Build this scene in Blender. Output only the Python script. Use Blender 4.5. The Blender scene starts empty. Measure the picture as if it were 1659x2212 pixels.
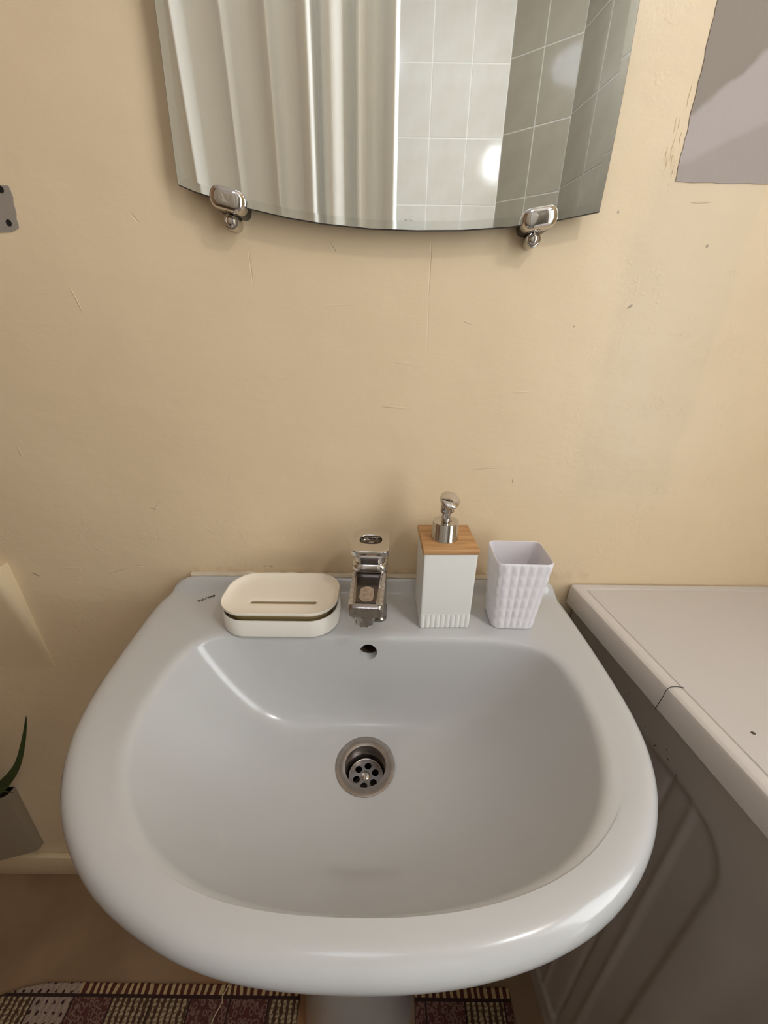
import bpy, bmesh, math, random
from mathutils import Vector, Matrix, Euler
random.seed(7)
PI = math.pi
C = bpy.context.scene.collection
scene = bpy.context.scene

# ------------------------------------------------------------------ camera
cd = bpy.data.cameras.new('camera'); cam = bpy.data.objects.new('camera', cd); C.objects.link(cam)
cd.sensor_fit = 'VERTICAL'; cd.sensor_height = 36.0; cd.sensor_width = 27.0
cd.lens = 36.0 * 831.0 / 2212.0
cd.clip_start = 0.02
cam.matrix_world = (Matrix.Translation((0, -0.47, 1.16)) @ Matrix.Rotation(math.radians(90 - 24.8), 4, 'X')
                    @ Matrix.Rotation(math.radians(0.7), 4, 'Z'))
scene.camera = cam

# ------------------------------------------------------------------ world, exposure
w = bpy.data.worlds.new('world'); scene.world = w; w.use_nodes = True
w.node_tree.nodes['Background'].inputs[0].default_value = (0.8, 0.85, 1, 1)
w.node_tree.nodes['Background'].inputs[1].default_value = 0.03
scene.view_settings.view_transform = 'Standard'
scene.view_settings.look = 'None'
scene.view_settings.gamma = 1
scene.view_settings.use_curve_mapping = False
scene.view_settings.exposure = -0.13
BULB = 75.0        # emission strength of the globe lamp
CEIL_FILL = 4.6     # emission strength of the added ceiling fill

# added area light: soft fill from the unseen hallway at the right
al = bpy.data.lights.new('doorway_fill', 'AREA'); al.shape = 'RECTANGLE'; al.size = 0.46; al.size_y = 1.5
al.energy = 14.0; al.color = (0.93, 0.97, 1.0)
alo = bpy.data.objects.new('doorway_fill', al); C.objects.link(alo)
alo.location = (0.92, -0.84, 1.20)
alo.rotation_euler = (math.radians(90), 0, math.radians(90 - 8))

# ------------------------------------------------------------------ helpers
def srgb(r, g, b):
    def f(c):
        c /= 255.0
        return c / 12.92 if c <= 0.04045 else ((c + 0.055) / 1.055) ** 2.4
    return (f(r), f(g), f(b), 1)

def mat(name, col, rough=0.5, metal=0.0, noise=None, bump=None, coat=0.0, spec=0.5, ior=1.45):
    """noise=(scale, strength, second colour), bump=(scale, strength, distance)"""
    m = bpy.data.materials.new(name); m.use_nodes = True
    nt = m.node_tree; b = nt.nodes['Principled BSDF']
    b.inputs['Base Color'].default_value = col
    b.inputs['Roughness'].default_value = rough
    b.inputs['Metallic'].default_value = metal
    b.inputs['Coat Weight'].default_value = coat
    b.inputs['Coat Roughness'].default_value = 0.06
    b.inputs['Specular IOR Level'].default_value = spec
    tc = nt.nodes.new('ShaderNodeTexCoord')
    if noise:
        n = nt.nodes.new('ShaderNodeTexNoise'); n.inputs['Scale'].default_value = noise[0]; n.inputs['Detail'].default_value = 5
        r = nt.nodes.new('ShaderNodeMapRange'); r.inputs['From Min'].default_value = 0.35; r.inputs['From Max'].default_value = 0.7
        r.inputs['To Max'].default_value = noise[1]
        mx = nt.nodes.new('ShaderNodeMix'); mx.data_type = 'RGBA'
        mx.inputs['A'].default_value = col; mx.inputs['B'].default_value = noise[2]
        nt.links.new(tc.outputs['Object'], n.inputs['Vector']); nt.links.new(n.outputs['Fac'], r.inputs['Value'])
        nt.links.new(r.outputs[0], mx.inputs['Factor']); nt.links.new(mx.outputs['Result'], b.inputs['Base Color'])
    if bump:
        n = nt.nodes.new('ShaderNodeTexNoise'); n.inputs['Scale'].default_value = bump[0]; n.inputs['Detail'].default_value = 4
        bp = nt.nodes.new('ShaderNodeBump'); bp.inputs['Strength'].default_value = bump[1]; bp.inputs['Distance'].default_value = bump[2]
        nt.links.new(tc.outputs['Object'], n.inputs['Vector']); nt.links.new(n.outputs['Fac'], bp.inputs['Height'])
        nt.links.new(bp.outputs[0], b.inputs['Normal'])
    return m

class NT:
    """small node-building helper for the richer materials"""
    def __init__(s, name, rough=0.5):
        s.m = bpy.data.materials.new(name); s.m.use_nodes = True; s.nt = s.m.node_tree
        s.b = s.nt.nodes['Principled BSDF']; s.b.inputs['Roughness'].default_value = rough
        s.tc = s.nt.nodes.new('ShaderNodeTexCoord')
        s.sep = s.nt.nodes.new('ShaderNodeSeparateXYZ'); s.l(s.tc.outputs['Object'], s.sep.inputs[0])
        s.x, s.y, s.z = s.sep.outputs
    def l(s, a, b): s.nt.links.new(a, b)
    def math(s, op, a, b=None, c=None):
        n = s.nt.nodes.new('ShaderNodeMath'); n.operation = op
        for i, v in enumerate((a, b, c)):
            if v is None: continue
            if isinstance(v, (int, float)): n.inputs[i].default_value = v
            else: s.l(v, n.inputs[i])
        return n.outputs[0]
    def ramp(s, v, a, b, c=0.0, d=1.0, smooth=True):
        n = s.nt.nodes.new('ShaderNodeMapRange'); n.interpolation_type = 'SMOOTHSTEP' if smooth else 'LINEAR'
        s.l(v, n.inputs[0])
        for i, q in enumerate((a, b, c, d)): n.inputs[i + 1].default_value = q
        return n.outputs[0]
    def noise(s, scale, detail=4, vec=None, rough=0.5, color=False):
        n = s.nt.nodes.new('ShaderNodeTexNoise'); n.inputs['Scale'].default_value = scale
        n.inputs['Detail'].default_value = detail; n.inputs['Roughness'].default_value = rough
        s.l(vec or s.tc.outputs['Object'], n.inputs['Vector'])
        return n.outputs[1 if color else 0]
    def vec(s, x, y, z):
        n = s.nt.nodes.new('ShaderNodeCombineXYZ')
        for i, v in enumerate((x, y, z)):
            if isinstance(v, (int, float)): n.inputs[i].default_value = v
            else: s.l(v, n.inputs[i])
        return n.outputs[0]
    def mix(s, f, a, b):
        n = s.nt.nodes.new('ShaderNodeMix'); n.data_type = 'RGBA'
        if isinstance(f, (int, float)): n.inputs['Factor'].default_value = f
        else: s.l(f, n.inputs['Factor'])
        for k, v in (('A', a), ('B', b)):
            if isinstance(v, tuple): n.inputs[k].default_value = v
            else: s.l(v, n.inputs[k])
        return n.outputs['Result']
    def mark(s, cx, cz, L, W, ang=0.0, soft=0.5):
        """1 inside an elongated ellipse on the x-z plane"""
        ca, sa = math.cos(ang), math.sin(ang)
        dx = s.math('SUBTRACT', s.x, cx); dz = s.math('SUBTRACT', s.z, cz)
        u = s.math('ADD', s.math('MULTIPLY', dx, ca / L), s.math('MULTIPLY', dz, sa / L))
        v = s.math('ADD', s.math('MULTIPLY', dx, -sa / W), s.math('MULTIPLY', dz, ca / W))
        r = s.math('ADD', s.math('MULTIPLY', u, u), s.math('MULTIPLY', v, v))
        return s.ramp(r, 1.0, soft * 0.2, 0, 1)
    def bump(s, h, strength=1.0, dist=0.001):
        n = s.nt.nodes.new('ShaderNodeBump'); n.inputs['Strength'].default_value = strength; n.inputs['Distance'].default_value = dist
        s.l(h, n.inputs['Height']); s.l(n.outputs[0], s.b.inputs['Normal'])

def mesh_obj(name, bm, m, parent=None, smooth=True, angle=40):
    bmesh.ops.recalc_face_normals(bm, faces=bm.faces)
    me = bpy.data.meshes.new(name); bm.to_mesh(me); bm.free()
    if m: me.materials.append(m)
    if smooth:
        me.shade_smooth()
        me.set_sharp_from_angle(angle=math.radians(angle))
    o = bpy.data.objects.new(name, me); C.objects.link(o)
    if parent: o.parent = parent
    return o

def thing(name, label, cat, loc=(0, 0, 0), rotz=0.0, group=None):
    o = bpy.data.objects.new(name, None); C.objects.link(o)
    o.location = loc; o.rotation_euler = (0, 0, rotz); o.empty_display_size = 0.05
    o['label'] = label; o['category'] = cat
    if group: o['group'] = group
    return o

def tag(o, label, cat, group=None):
    o['label'] = label; o['category'] = cat
    if group: o['group'] = group
    return o

def struct(o, label=None):
    o['kind'] = 'structure'
    if label: o['label'] = label
    return o

def box(bm, x0, x1, y0, y1, z0, z1, bev=0.0, seg=2):
    r = bmesh.ops.create_cube(bm, size=1.0)
    vs = r['verts']
    for v in vs:
        v.co = Vector(((x0 + x1) / 2 + v.co.x * (x1 - x0), (y0 + y1) / 2 + v.co.y * (y1 - y0), (z0 + z1) / 2 + v.co.z * (z1 - z0)))
    if bev > 0:
        es = list({e for v in vs for e in v.link_edges})
        bmesh.ops.bevel(bm, geom=es, offset=bev, segments=seg, profile=0.5, affect='EDGES')

def loft(bm, rings, cap0=False, cap1=False, wrap=False):
    V = [[bm.verts.new(p) for p in r] for r in rings]
    n = len(rings[0]); m = len(rings)
    for i in range(m if wrap else m - 1):
        a, b = V[i], V[(i + 1) % m]
        for j in range(n):
            k = (j + 1) % n
            try: bm.faces.new((a[j], a[k], b[k], b[j]))
            except ValueError: pass
    if cap0: bm.faces.new(V[0][::-1])
    if cap1: bm.faces.new(V[-1])
    return V

def rrect(w_, d_, r, nc=8, ns=6, cx=0, cy=0):
    """rounded rectangle, counter-clockwise, 4*(nc+ns) points"""
    r = min(r, w_ / 2, d_ / 2)
    pts = []
    cs = [(w_ / 2 - r, d_ / 2 - r, 0), (-w_ / 2 + r, d_ / 2 - r, PI / 2), (-w_ / 2 + r, -d_ / 2 + r, PI), (w_ / 2 - r, -d_ / 2 + r, 1.5 * PI)]
    for q in range(4):
        x, y, a0 = cs[q]
        for i in range(nc):
            a = a0 + (PI / 2) * i / (nc - 1)
            pts.append((cx + x + r * math.cos(a), cy + y + r * math.sin(a)))
        nx, ny, na = cs[(q + 1) % 4]
        ex, ey = x + r * math.cos(a0 + PI / 2), y + r * math.sin(a0 + PI / 2)
        fx, fy = nx + r * math.cos(na), ny + r * math.sin(na)
        for i in range(ns):
            t = (i + 1) / (ns + 1)
            pts.append((cx + ex + (fx - ex) * t, cy + ey + (fy - ey) * t))
    return pts

def circ(r, n=48, cx=0, cy=0, z=0, rx=1, ry=1):
    return [(cx + r * rx * math.cos(2 * PI * i / n), cy + r * ry * math.sin(2 * PI * i / n), z) for i in range(n)]

def lathe(bm, prof, n=48, cx=0, cy=0, M=None, cap0=True, cap1=True):
    rings = [circ(max(r, 1e-5), n, cx, cy, z) for r, z in prof]
    if M is not None: rings = [[tuple(M @ Vector(p)) for p in r] for r in rings]
    loft(bm, rings, cap0, cap1)

def tube(bm, pts, r, n=8):
    pts = [Vector(p) for p in pts]
    rad = r if isinstance(r, (list, tuple)) else [r] * len(pts)
    rings = []; ref = Vector((0.13, 0.31, 0.94)).normalized()
    for i, p in enumerate(pts):
        t = (pts[min(i + 1, len(pts) - 1)] - pts[max(i - 1, 0)]).normalized()
        a = t.cross(ref).normalized(); b = t.cross(a)
        rings.append([tuple(p + (a * math.cos(2 * PI * k / n) + b * math.sin(2 * PI * k / n)) * rad[i]) for k in range(n)])
    loft(bm, rings, True, True)

def curve_solid(name, outlines, extrude, bevel, m, parent=None, M=None, res=3):
    """flat filled outline with holes, given thickness; converted to a mesh"""
    cu = bpy.data.curves.new(name, 'CURVE'); cu.dimensions = '2D'; cu.fill_mode = 'BOTH'
    cu.extrude = extrude; cu.bevel_depth = bevel; cu.bevel_resolution = res
    for pts in outlines:
        s = cu.splines.new('POLY'); s.points.add(len(pts) - 1)
        for p, q in zip(s.points, pts): p.co = (q[0], q[1], 0, 1)
        s.use_cyclic_u = True
    tmp = bpy.data.objects.new('tmp', cu)
    me = bpy.data.meshes.new_from_object(tmp)
    bpy.data.objects.remove(tmp); bpy.data.curves.remove(cu)
    me.name = name
    if M is not None: me.transform(M)
    me.materials.clear(); me.materials.append(m)
    me.shade_smooth(); me.set_sharp_from_angle(angle=math.radians(35))
    o = bpy.data.objects.new(name, me); C.objects.link(o)
    if parent: o.parent = parent
    return o

def sst(x, a, b):
    t = max(0, min(1, (x - a) / (b - a))); return t * t * (3 - 2 * t)

# ------------------------------------------------------------------ materials
def wall_paint():
    s = NT('cream_paint', 0.32)
    base, base2 = srgb(238, 216, 180), srgb(234, 211, 175)
    n1 = s.noise(3.0, 4)
    col = s.mix(s.ramp(n1, 0.35, 0.65), base, base2)
    # duller, greyer repaint below the bare plaster on the right
    edge = s.noise(22, 5, vec=s.vec(s.x, 0.0, s.math('MULTIPLY', s.z, 0.45)))
    xx = s.math('ADD', s.x, s.math('MULTIPLY', s.math('SUBTRACT', edge, 0.5), 0.05))
    rp = s.math('MULTIPLY', s.ramp(xx, 0.235, 0.262), s.ramp(xx, 0.375, 0.36))
    rp = s.math('MULTIPLY', rp, s.ramp(s.z, 0.955, 0.985))
    rp = s.math('MULTIPLY', rp, s.ramp(s.z, 1.33, 1.29))
    col = s.mix(s.math('MULTIPLY', rp, 0.35), col, srgb(218, 202, 171))
    # grime over the basin
    gr = s.math('MULTIPLY', s.ramp(s.z, 0.858, 0.847), s.ramp(s.noise(60, 4), 0.4, 0.75))
    gr = s.math('MULTIPLY', gr, s.math('MULTIPLY', s.ramp(s.z, 0.835, 0.842), s.math('LESS_THAN', s.math('ABSOLUTE', s.x), 0.3)))
    col = s.mix(s.math('MULTIPLY', gr, 0.25), col, srgb(150, 125, 85))
    # dark specks
    for (a, b, L, W, g) in ((-0.1623, 0.8545, .004, .0012, -.4), (-0.171, 0.8548, .0035, .0012, .1), (0.262, 1.190, .004, .0018, .6),
                            (0.206, 1.17, .0015, .0012, 0), (-0.508, .835, .007, .0017, -.6), (0.2755, 1.372, .002, .0045, -.3),
                            (0.166, 0.989, .001, .0035, 0.1), (0.2275, 1.272, .0015, .0015, 0), (.325, 1.245, .002, .002, 0)):
        col = s.mix(s.math('MULTIPLY', s.mark(a, b, L, W, g), 0.55), col, srgb(95, 70, 45))
    s.l(col, s.b.inputs['Base Color'])
    # relief: slow waves, roller texture, filler edges, scratches
    h = s.math('MULTIPLY', s.noise(9, 3), 1.6)
    st = s.noise(14, 4, vec=s.vec(s.x, 0.0, s.math('MULTIPLY', s.z, 2.6)))
    h = s.math('ADD', h, s.math('MULTIPLY', st, 0.55))
    h = s.math('ADD', h, s.math('MULTIPLY', s.noise(260, 3), 0.05))
    rag = s.math('MULTIPLY', s.ramp(s.noise(16, 5), 0.5, 0.62), s.ramp(s.noise(75, 5, rough=0.65), 0.52, 0.6))
    rag = s.math('MULTIPLY', rag, s.math('MAXIMUM', s.ramp(s.x, 0.2, 0.26), s.ramp(s.z, 1.0, 0.9)))
    h = s.math('ADD', h, s.math('MULTIPLY', rag, 0.10))
    h = s.math('ADD', h, s.math('MULTIPLY', rp, 0.08))
    for (a, b, L, W, g, k) in ((0.0098, 1.0812, .017, .0011, -.05, .5), (0.0448, 1.222, .0009, .030, 0, -.25), (0.0457, 1.17, .0009, .03, .02, -.12),
                          (-0.0555, 1.2395, .0065, .001, -1.0, -.4), (-0.2526, 1.2628, .007, .001, -.9, -.3), (0.0889, 1.173, .006, .0012, -.3, .4),
                          (-0.334, 1.19, .001, .014, .25, .35), (-0.345, 1.16, .012, .001, .5, .25), (0.129, 1.005, .022, .0007, .06, -.3),
                          (-0.142, 1.222, .0009, .02, .02, -.2), (0.306, 1.2805, .012, .0009, .02, .4), (-0.3034, .949, .012, .001, .9, .35),
                          (-.31, .945, .009, .001, -.2, .3), (-.45, .848, .02, .001, .1, .25), (-.385, .842, .025, .0012, .35, -.4), (-.35, .852, .012, .0012, -.1, -.4),
                          (-.20, .99, .006, .001, .8, .3), (-.46, 1.02, .002, .009, .1, .3), (-.052, 1.188, .02, .001, .05, .2), (.02, 1.13, .012, .001, -.1, .2),
                          (-.12, 1.112, .01, .001, .2, .2), (.16, 1.10, .012, .001, .05, .2)):
        h = s.math('ADD', h, s.math('MULTIPLY', s.mark(a, b, L, W, g), k * 0.6))
    s.bump(h, 0.85, 0.0022)
    s.l(s.ramp(n1, 0.3, 0.7, 0.36, 0.46), s.b.inputs['Roughness'])
    return s.m

M_wall = wall_paint()
M_cream = mat('cream_paint_plain', srgb(234, 213, 175), 0.4, bump=(40, 0.15, 0.002))
M_room = mat('white_room_paint', srgb(225, 220, 210), 0.6)
M_ceiling = mat('ceiling_white', srgb(238, 238, 238), 0.8)
M_ceramic = mat('sanitary_ceramic', srgb(199, 199, 198), 0.2, coat=0.25, bump=(30, 0.02, 0.002))
M_chrome = mat('chrome', (0.62, 0.59, 0.56, 1), 0.08, 1.0)
M_chrome_old = mat('limescaled_chrome', (0.40, 0.37, 0.34, 1), 0.2, 1.0, noise=(220, 0.8, (0.26, 0.22, 0.19, 1)), bump=(300, 0.25, 0.0006))
M_steel = mat('dull_steel', (0.42, 0.38, 0.35, 1), 0.32, 1.0, noise=(90, 0.6, (0.30, 0.26, 0.23, 1)))
M_dark = mat('dark_void', srgb(18, 13, 10), 0.8)
M_overflow = mat('overflow_dark_brown', srgb(40, 28, 18), 0.7, noise=(300, 0.9, srgb(75, 55, 35)))  # mottled dark brown inside the overflow hole
M_caulk = mat('old_sealant', srgb(226, 216, 196), 0.5, noise=(45, 0.6, srgb(200, 182, 148)), bump=(60, 0.5, 0.003))
M_disp = mat('matt_white_plastic', srgb(244, 243, 238), 0.42)
M_cup = mat('white_gloss_plastic', srgb(240, 236, 240), 0.3)
M_dish = mat('cream_plastic', srgb(248, 239, 222), 0.4)
M_dishin = mat('cream_plastic_base', srgb(246, 241, 230), 0.4)
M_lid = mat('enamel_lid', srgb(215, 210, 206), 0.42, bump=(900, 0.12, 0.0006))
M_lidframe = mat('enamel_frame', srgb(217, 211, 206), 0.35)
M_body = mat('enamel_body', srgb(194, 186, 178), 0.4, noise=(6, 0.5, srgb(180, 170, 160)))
M_mirror_edge = mat('mirror_edge', srgb(40, 38, 45), 0.3)
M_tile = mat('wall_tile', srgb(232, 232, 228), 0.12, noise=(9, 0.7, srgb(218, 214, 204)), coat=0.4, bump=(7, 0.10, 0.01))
M_tile_shaded = mat('wall_tile_shaded', srgb(168, 162, 148), 0.12, noise=(9, 0.7, srgb(156, 149, 134)), coat=0.4, bump=(7, 0.10, 0.01))  # darker copy of the tile: shade of the side walls put into the colour
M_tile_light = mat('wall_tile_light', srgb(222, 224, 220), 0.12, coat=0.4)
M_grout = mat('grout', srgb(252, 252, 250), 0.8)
M_grout_shaded = mat('grout_shaded', srgb(205, 202, 194), 0.8)  # grout darkened the same way, as shade on those walls
M_hair = mat('hair', srgb(35, 28, 24), 0.6)
M_leaf = mat('leaf_green', srgb(58, 78, 36), 0.45, noise=(30, 0.8, srgb(34, 52, 24)))
M_pot = mat('grey_planter', srgb(146, 130, 108), 0.6)
M_soil = mat('potting_soil', srgb(45, 32, 24), 0.95, bump=(120, 1, 0.01))
M_text = mat('printed_mark', srgb(70, 60, 55), 0.4)

def emit(name, col, k):
    m = bpy.data.materials.new(name); m.use_nodes = True; nt = m.node_tree; nt.nodes.clear()
    e = nt.nodes.new('ShaderNodeEmission'); o = nt.nodes.new('ShaderNodeOutputMaterial')
    e.inputs[0].default_value = col; e.inputs[1].default_value = k; nt.links.new(e.outputs[0], o.inputs[0]); return m
M_bulb = emit('lamp_glow', (0.97, 0.97, 1.0, 1), BULB)
M_ceil_fill = emit('ceiling_fill_glow', (0.88, 0.93, 1.06, 1), CEIL_FILL)

def wood():
    s = NT('bamboo', 0.45)
    v = s.vec(s.math('MULTIPLY', s.x, 9), s.math('MULTIPLY', s.y, 120), s.math('MULTIPLY', s.z, 120))
    n = s.noise(1.6, 5, vec=v)
    n2 = s.noise(14, 3, vec=v)
    c = s.mix(s.ramp(n, 0.35, 0.68), srgb(206, 160, 108), srgb(172, 122, 74))
    c = s.mix(s.math('MULTIPLY', n2, 0.35), c, srgb(186, 138, 88))
    s.l(c, s.b.inputs['Base Color']); return s.m
M_wood = wood()

def plaster():
    s = NT('bare_plaster', 0.75)
    # two trowelled layers: dark above a slanting ragged line, light below, a third tone low down
    n = s.noise(30, 4)
    d = s.math('SUBTRACT', s.z, s.math('ADD', 1.118, s.math('MULTIPLY', s.x, 0.82)))
    d = s.math('ADD', d, s.math('MULTIPLY', s.math('SUBTRACT', n, 0.5), 0.02))
    c = s.mix(s.ramp(d, -0.003, 0.004), srgb(188, 178, 174), srgb(156, 146, 135))
    d2 = s.math('SUBTRACT', s.z, s.math('ADD', 1.194, s.math('MULTIPLY', s.x, 0.42)))
    d2 = s.math('ADD', d2, s.math('MULTIPLY', s.math('SUBTRACT', s.noise(18, 4), 0.5), 0.02))
    c = s.mix(s.math('MULTIPLY', s.ramp(d2, 0.004, -0.004), 0.6), c, srgb(168, 157, 148))
    s.l(c, s.b.inputs['Base Color'])
    s.bump(s.noise(70, 5), 0.25, 0.002)
    return s.m
M_plaster = plaster()

def mirror_mat():
    s = NT('mirror_silver', 0.012)
    s.b.inputs['Metallic'].default_value = 1.0
    blot = s.math('MULTIPLY', s.mark(0.018, 1.2562, .013, .0040, 0), s.ramp(s.noise(300, 4), 0.46, 0.54))
    blot = s.math('MAXIMUM', blot, s.math('MULTIPLY', s.mark(-0.117, 1.2655, .003, .0010, 0), 0.6))
    c = s.mix(blot, (0.92, 0.95, 0.935, 1), srgb(130, 95, 60))
    s.l(c, s.b.inputs['Base Color'])
    s.l(s.math('SUBTRACT', 1.0, blot), s.b.inputs['Metallic'])
    return s.m
M_mirror = mirror_mat()
M_bevel = mat('mirror_bevel', (0.84, 0.88, 0.86, 1), 0.03, 1.0)

def floor_mat():
    s = NT('brown_linoleum', 0.5)
    c = s.mix(s.ramp(s.noise(6, 4), 0.35, 0.65), srgb(150, 122, 92), srgb(132, 104, 76))
    c = s.mix(s.math('MULTIPLY', s.math('MULTIPLY', s.ramp(s.x, -0.45, -0.25), s.ramp(s.x, 0.05, -0.05)), 0.5), c, srgb(150, 92, 42))
    s.l(c, s.b.inputs['Base Color']); s.bump(s.noise(250, 3), 0.2, 0.0005); return s.m

def curtain_mat():
    m = mat('curtain_fabric', srgb(250, 252, 252), 0.65, bump=(500, 0.2, 0.0005))
    b = m.node_tree.nodes['Principled BSDF']
    b.inputs['Sheen Weight'].default_value = 0.2
    return m

def rug_mat():
    s = NT('woven_rug', 0.9)
    P = 0.0745
    xs = s.math('ADD', s.x, 0.6560)
    cx = s.math('DIVIDE', xs, P)
    ci = s.math('FLOOR', cx); cf = s.math('FRACT', cx)
    yy = s.math('SUBTRACT', -0.1915, s.y)
    cy = s.math('DIVIDE', yy, 0.115)
    ri = s.math('FLOOR', cy); rf = s.math('FRACT', cy)
    wn = s.nt.nodes.new('ShaderNodeTexWhiteNoise'); wn.noise_dimensions = '2D'
    s.l(s.vec(s.math('ADD', ci, 3.0), ri, 0.0), wn.inputs['Vector']); rnd = wn.outputs['Value']
    cream, dark, mar, olive = srgb(168, 148, 118), srgb(48, 24, 17), srgb(84, 42, 35), srgb(120, 98, 66)
    jit = s.math('MULTIPLY', s.math('SUBTRACT', s.noise(150, 3), 0.5), 0.009)
    xj = s.math('ADD', s.x, jit); yj = s.math('ADD', s.y, jit)
    # stripes
    st = s.math('SINE', s.math('MULTIPLY', xj, 2 * PI / 0.0112))
    br = s.math('SINE', s.math('MULTIPLY', yj, 2 * PI / 0.006))
    stripe = s.mix(s.ramp(st, -0.25, 0.25), srgb(72, 48, 30), s.mix(s.ramp(br, -0.9, 0.2), olive, cream))
    # dots on cream
    du = s.math('SUBTRACT', s.math('FRACT', s.math('ADD', s.math('DIVIDE', xj, 0.0155), s.math('MULTIPLY', s.math('FLOOR', s.math('DIVIDE', yj, 0.013)), 0.5))), 0.5)
    dv = s.math('SUBTRACT', s.math('FRACT', s.math('DIVIDE', yj, 0.013)), 0.5)
    dd = s.math('ADD', s.math('MULTIPLY', s.math('MULTIPLY', du, du), 1.6), s.math('MULTIPLY', dv, dv))
    dots = s.mix(s.ramp(dd, 0.055, 0.035), srgb(150, 130, 114), dark)
    # swirls on maroon
    vo = s.nt.nodes.new('ShaderNodeTexVoronoi'); vo.inputs['Scale'].default_value = 120; s.l(s.tc.outputs['Object'], vo.inputs['Vector'])
    rr = s.math('ABSOLUTE', s.math('SUBTRACT', vo.outputs['Distance'], 0.42))
    swirl = s.mix(s.ramp(rr, 0.18, 0.03), mar, srgb(122, 92, 80))
    c = s.mix(s.math('GREATER_THAN', rnd, 0.62), stripe, swirl)
    # the patches along the back edge, from the left: dotted, maroon, long striped, two maroon, striped
    c = s.mix(s.math('COMPARE', ci, 0.0, 0.1), c, dots)
    c = s.mix(s.math('COMPARE', ci, 1.0, 0.1), c, swirl)
    c = s.mix(s.math('COMPARE', ci, 2.5, 0.6), c, stripe)
    c = s.mix(s.math('COMPARE', ci, 4.5, 0.6), c, swirl)
    c = s.mix(s.math('COMPARE', ci, 6.0, 0.1), c, stripe)
    # dark patch outlines
    line = s.math('MAXIMUM', s.math('LESS_THAN', cf, 0.045), s.math('LESS_THAN', rf, 0.03))
    c = s.mix(line, c, dark)
    # border row along the back edge
    bs = s.math('SINE', s.math('MULTIPLY', s.math('ADD', s.x, s.math('MULTIPLY', s.noise(16, 2), 0.02)), 2 * PI / 0.0135))
    bor = s.mix(s.ramp(bs, 0.0, 0.35), srgb(84, 36, 22), srgb(180, 156, 112))
    bor = s.mix(s.math('LESS_THAN', s.x, -0.575), bor, dots)
    c = s.mix(s.math('LESS_THAN', yy, 0.0), c, bor)
    c = s.mix(s.math('LESS_THAN', s.math('ABSOLUTE', s.math('SUBTRACT', yy, 0.001)), 0.0022), c, dark)
    # faded on the far left, orange-brown bare weave towards the pedestal
    s.l(c, s.b.inputs['Base Color'])
    s.bump(s.math('ADD', s.noise(400, 3), s.math('MULTIPLY', st, 0.4)), 0.6, 0.002)
    return s.m

# ------------------------------------------------------------------ room shell
bm = bmesh.new(); box(bm, -1.15, 1.0, 0.0, 0.08, 0, 2.5)
wall_back = struct(mesh_obj('wall_back', bm, M_wall, smooth=False), 'cream painted wall with dents and scratches behind the sink')
bm = bmesh.new(); box(bm, -1.15, 1.0, -1.75, 0.08, -0.05, 0.0)
struct(mesh_obj('floor', bm, floor_mat(), smooth=False), 'brown floor under the patterned rug')
bm = bmesh.new(); box(bm, -1.15, 1.0, -1.75, 0.08, 2.5, 2.55)
struct(mesh_obj('ceiling', bm, M_ceiling, smooth=False))
bm = bmesh.new(); box(bm, -1.2, -1.12, -1.75, 0.08, 0, 2.5)
struct(mesh_obj('wall_left', bm, mat('low_bounce_brown', srgb(150, 118, 86), .5), smooth=False), 'unseen left wall, coloured brown to reduce bounced light')  # unseen wall, coloured dark to cut the light it bounces

# tiled walls seen in the mirror: grout base + individual tiles
TW, TH = 0.150, 0.2165
def tiled_wall(name, p0, p1, u_off, z_off, label, thick=0.06):
    p0 = Vector(p0); p1 = Vector(p1); d = (p1 - p0); L = d.length; ang = math.atan2(d.y, d.x)
    bm = bmesh.new(); box(bm, 0, L, -thick, 0.0, 0, 2.5)
    wb = struct(mesh_obj(name, bm, M_grout if name == 'wall_front' else M_grout_shaded, smooth=False), label)
    wb.location = (p0.x, p0.y, 0); wb.rotation_euler = (0, 0, ang)
    meshes = {}
    u = u_off
    while u < L:
        a, b = max(u, 0) + 0.0022, min(u + TW, L) - 0.0022
        z = z_off
        while z < 2.5:
            c, e = max(z, 0.0) + 0.0022, min(z + TH, 2.5) - 0.0022
            if b - a > 0.004 and e - c > 0.004:
                key = (round(b - a, 4), round(e - c, 4))
                if key not in meshes:
                    bm = bmesh.new(); box(bm, 0, b - a, -0.002, 0.0011, 0, e - c, 0.0005, 1)
                    bmesh.ops.recalc_face_normals(bm, faces=bm.faces)
                    me = bpy.data.meshes.new('tile'); bm.to_mesh(me); bm.free(); me.materials.append(M_tile if name == 'wall_front' else M_tile_shaded); meshes[key] = me
                o = bpy.data.objects.new('tile', meshes[key]); C.objects.link(o); o.parent = wb
                # slight unevenness of hand-set tiles
                o.location = (a, random.uniform(-0.0002, 0.0002), c)
                o.rotation_euler = (random.uniform(-.0015, .0015), 0, random.uniform(-.002, .002))
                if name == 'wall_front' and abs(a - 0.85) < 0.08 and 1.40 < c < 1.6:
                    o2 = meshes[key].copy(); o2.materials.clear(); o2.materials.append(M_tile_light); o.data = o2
            z += TH
        u += TW
    return wb
ZO = 1.876 - 9 * TH
# u measured from the corner towards the left wall for the far wall
tiled_wall('wall_front', (0.457, -1.6), (-1.12, -1.6), -0.067, ZO, 'pale tiled wall behind the bath, seen in the mirror')
bpy.data.objects['wall_front'].rotation_euler = (0, 0, PI)
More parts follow.
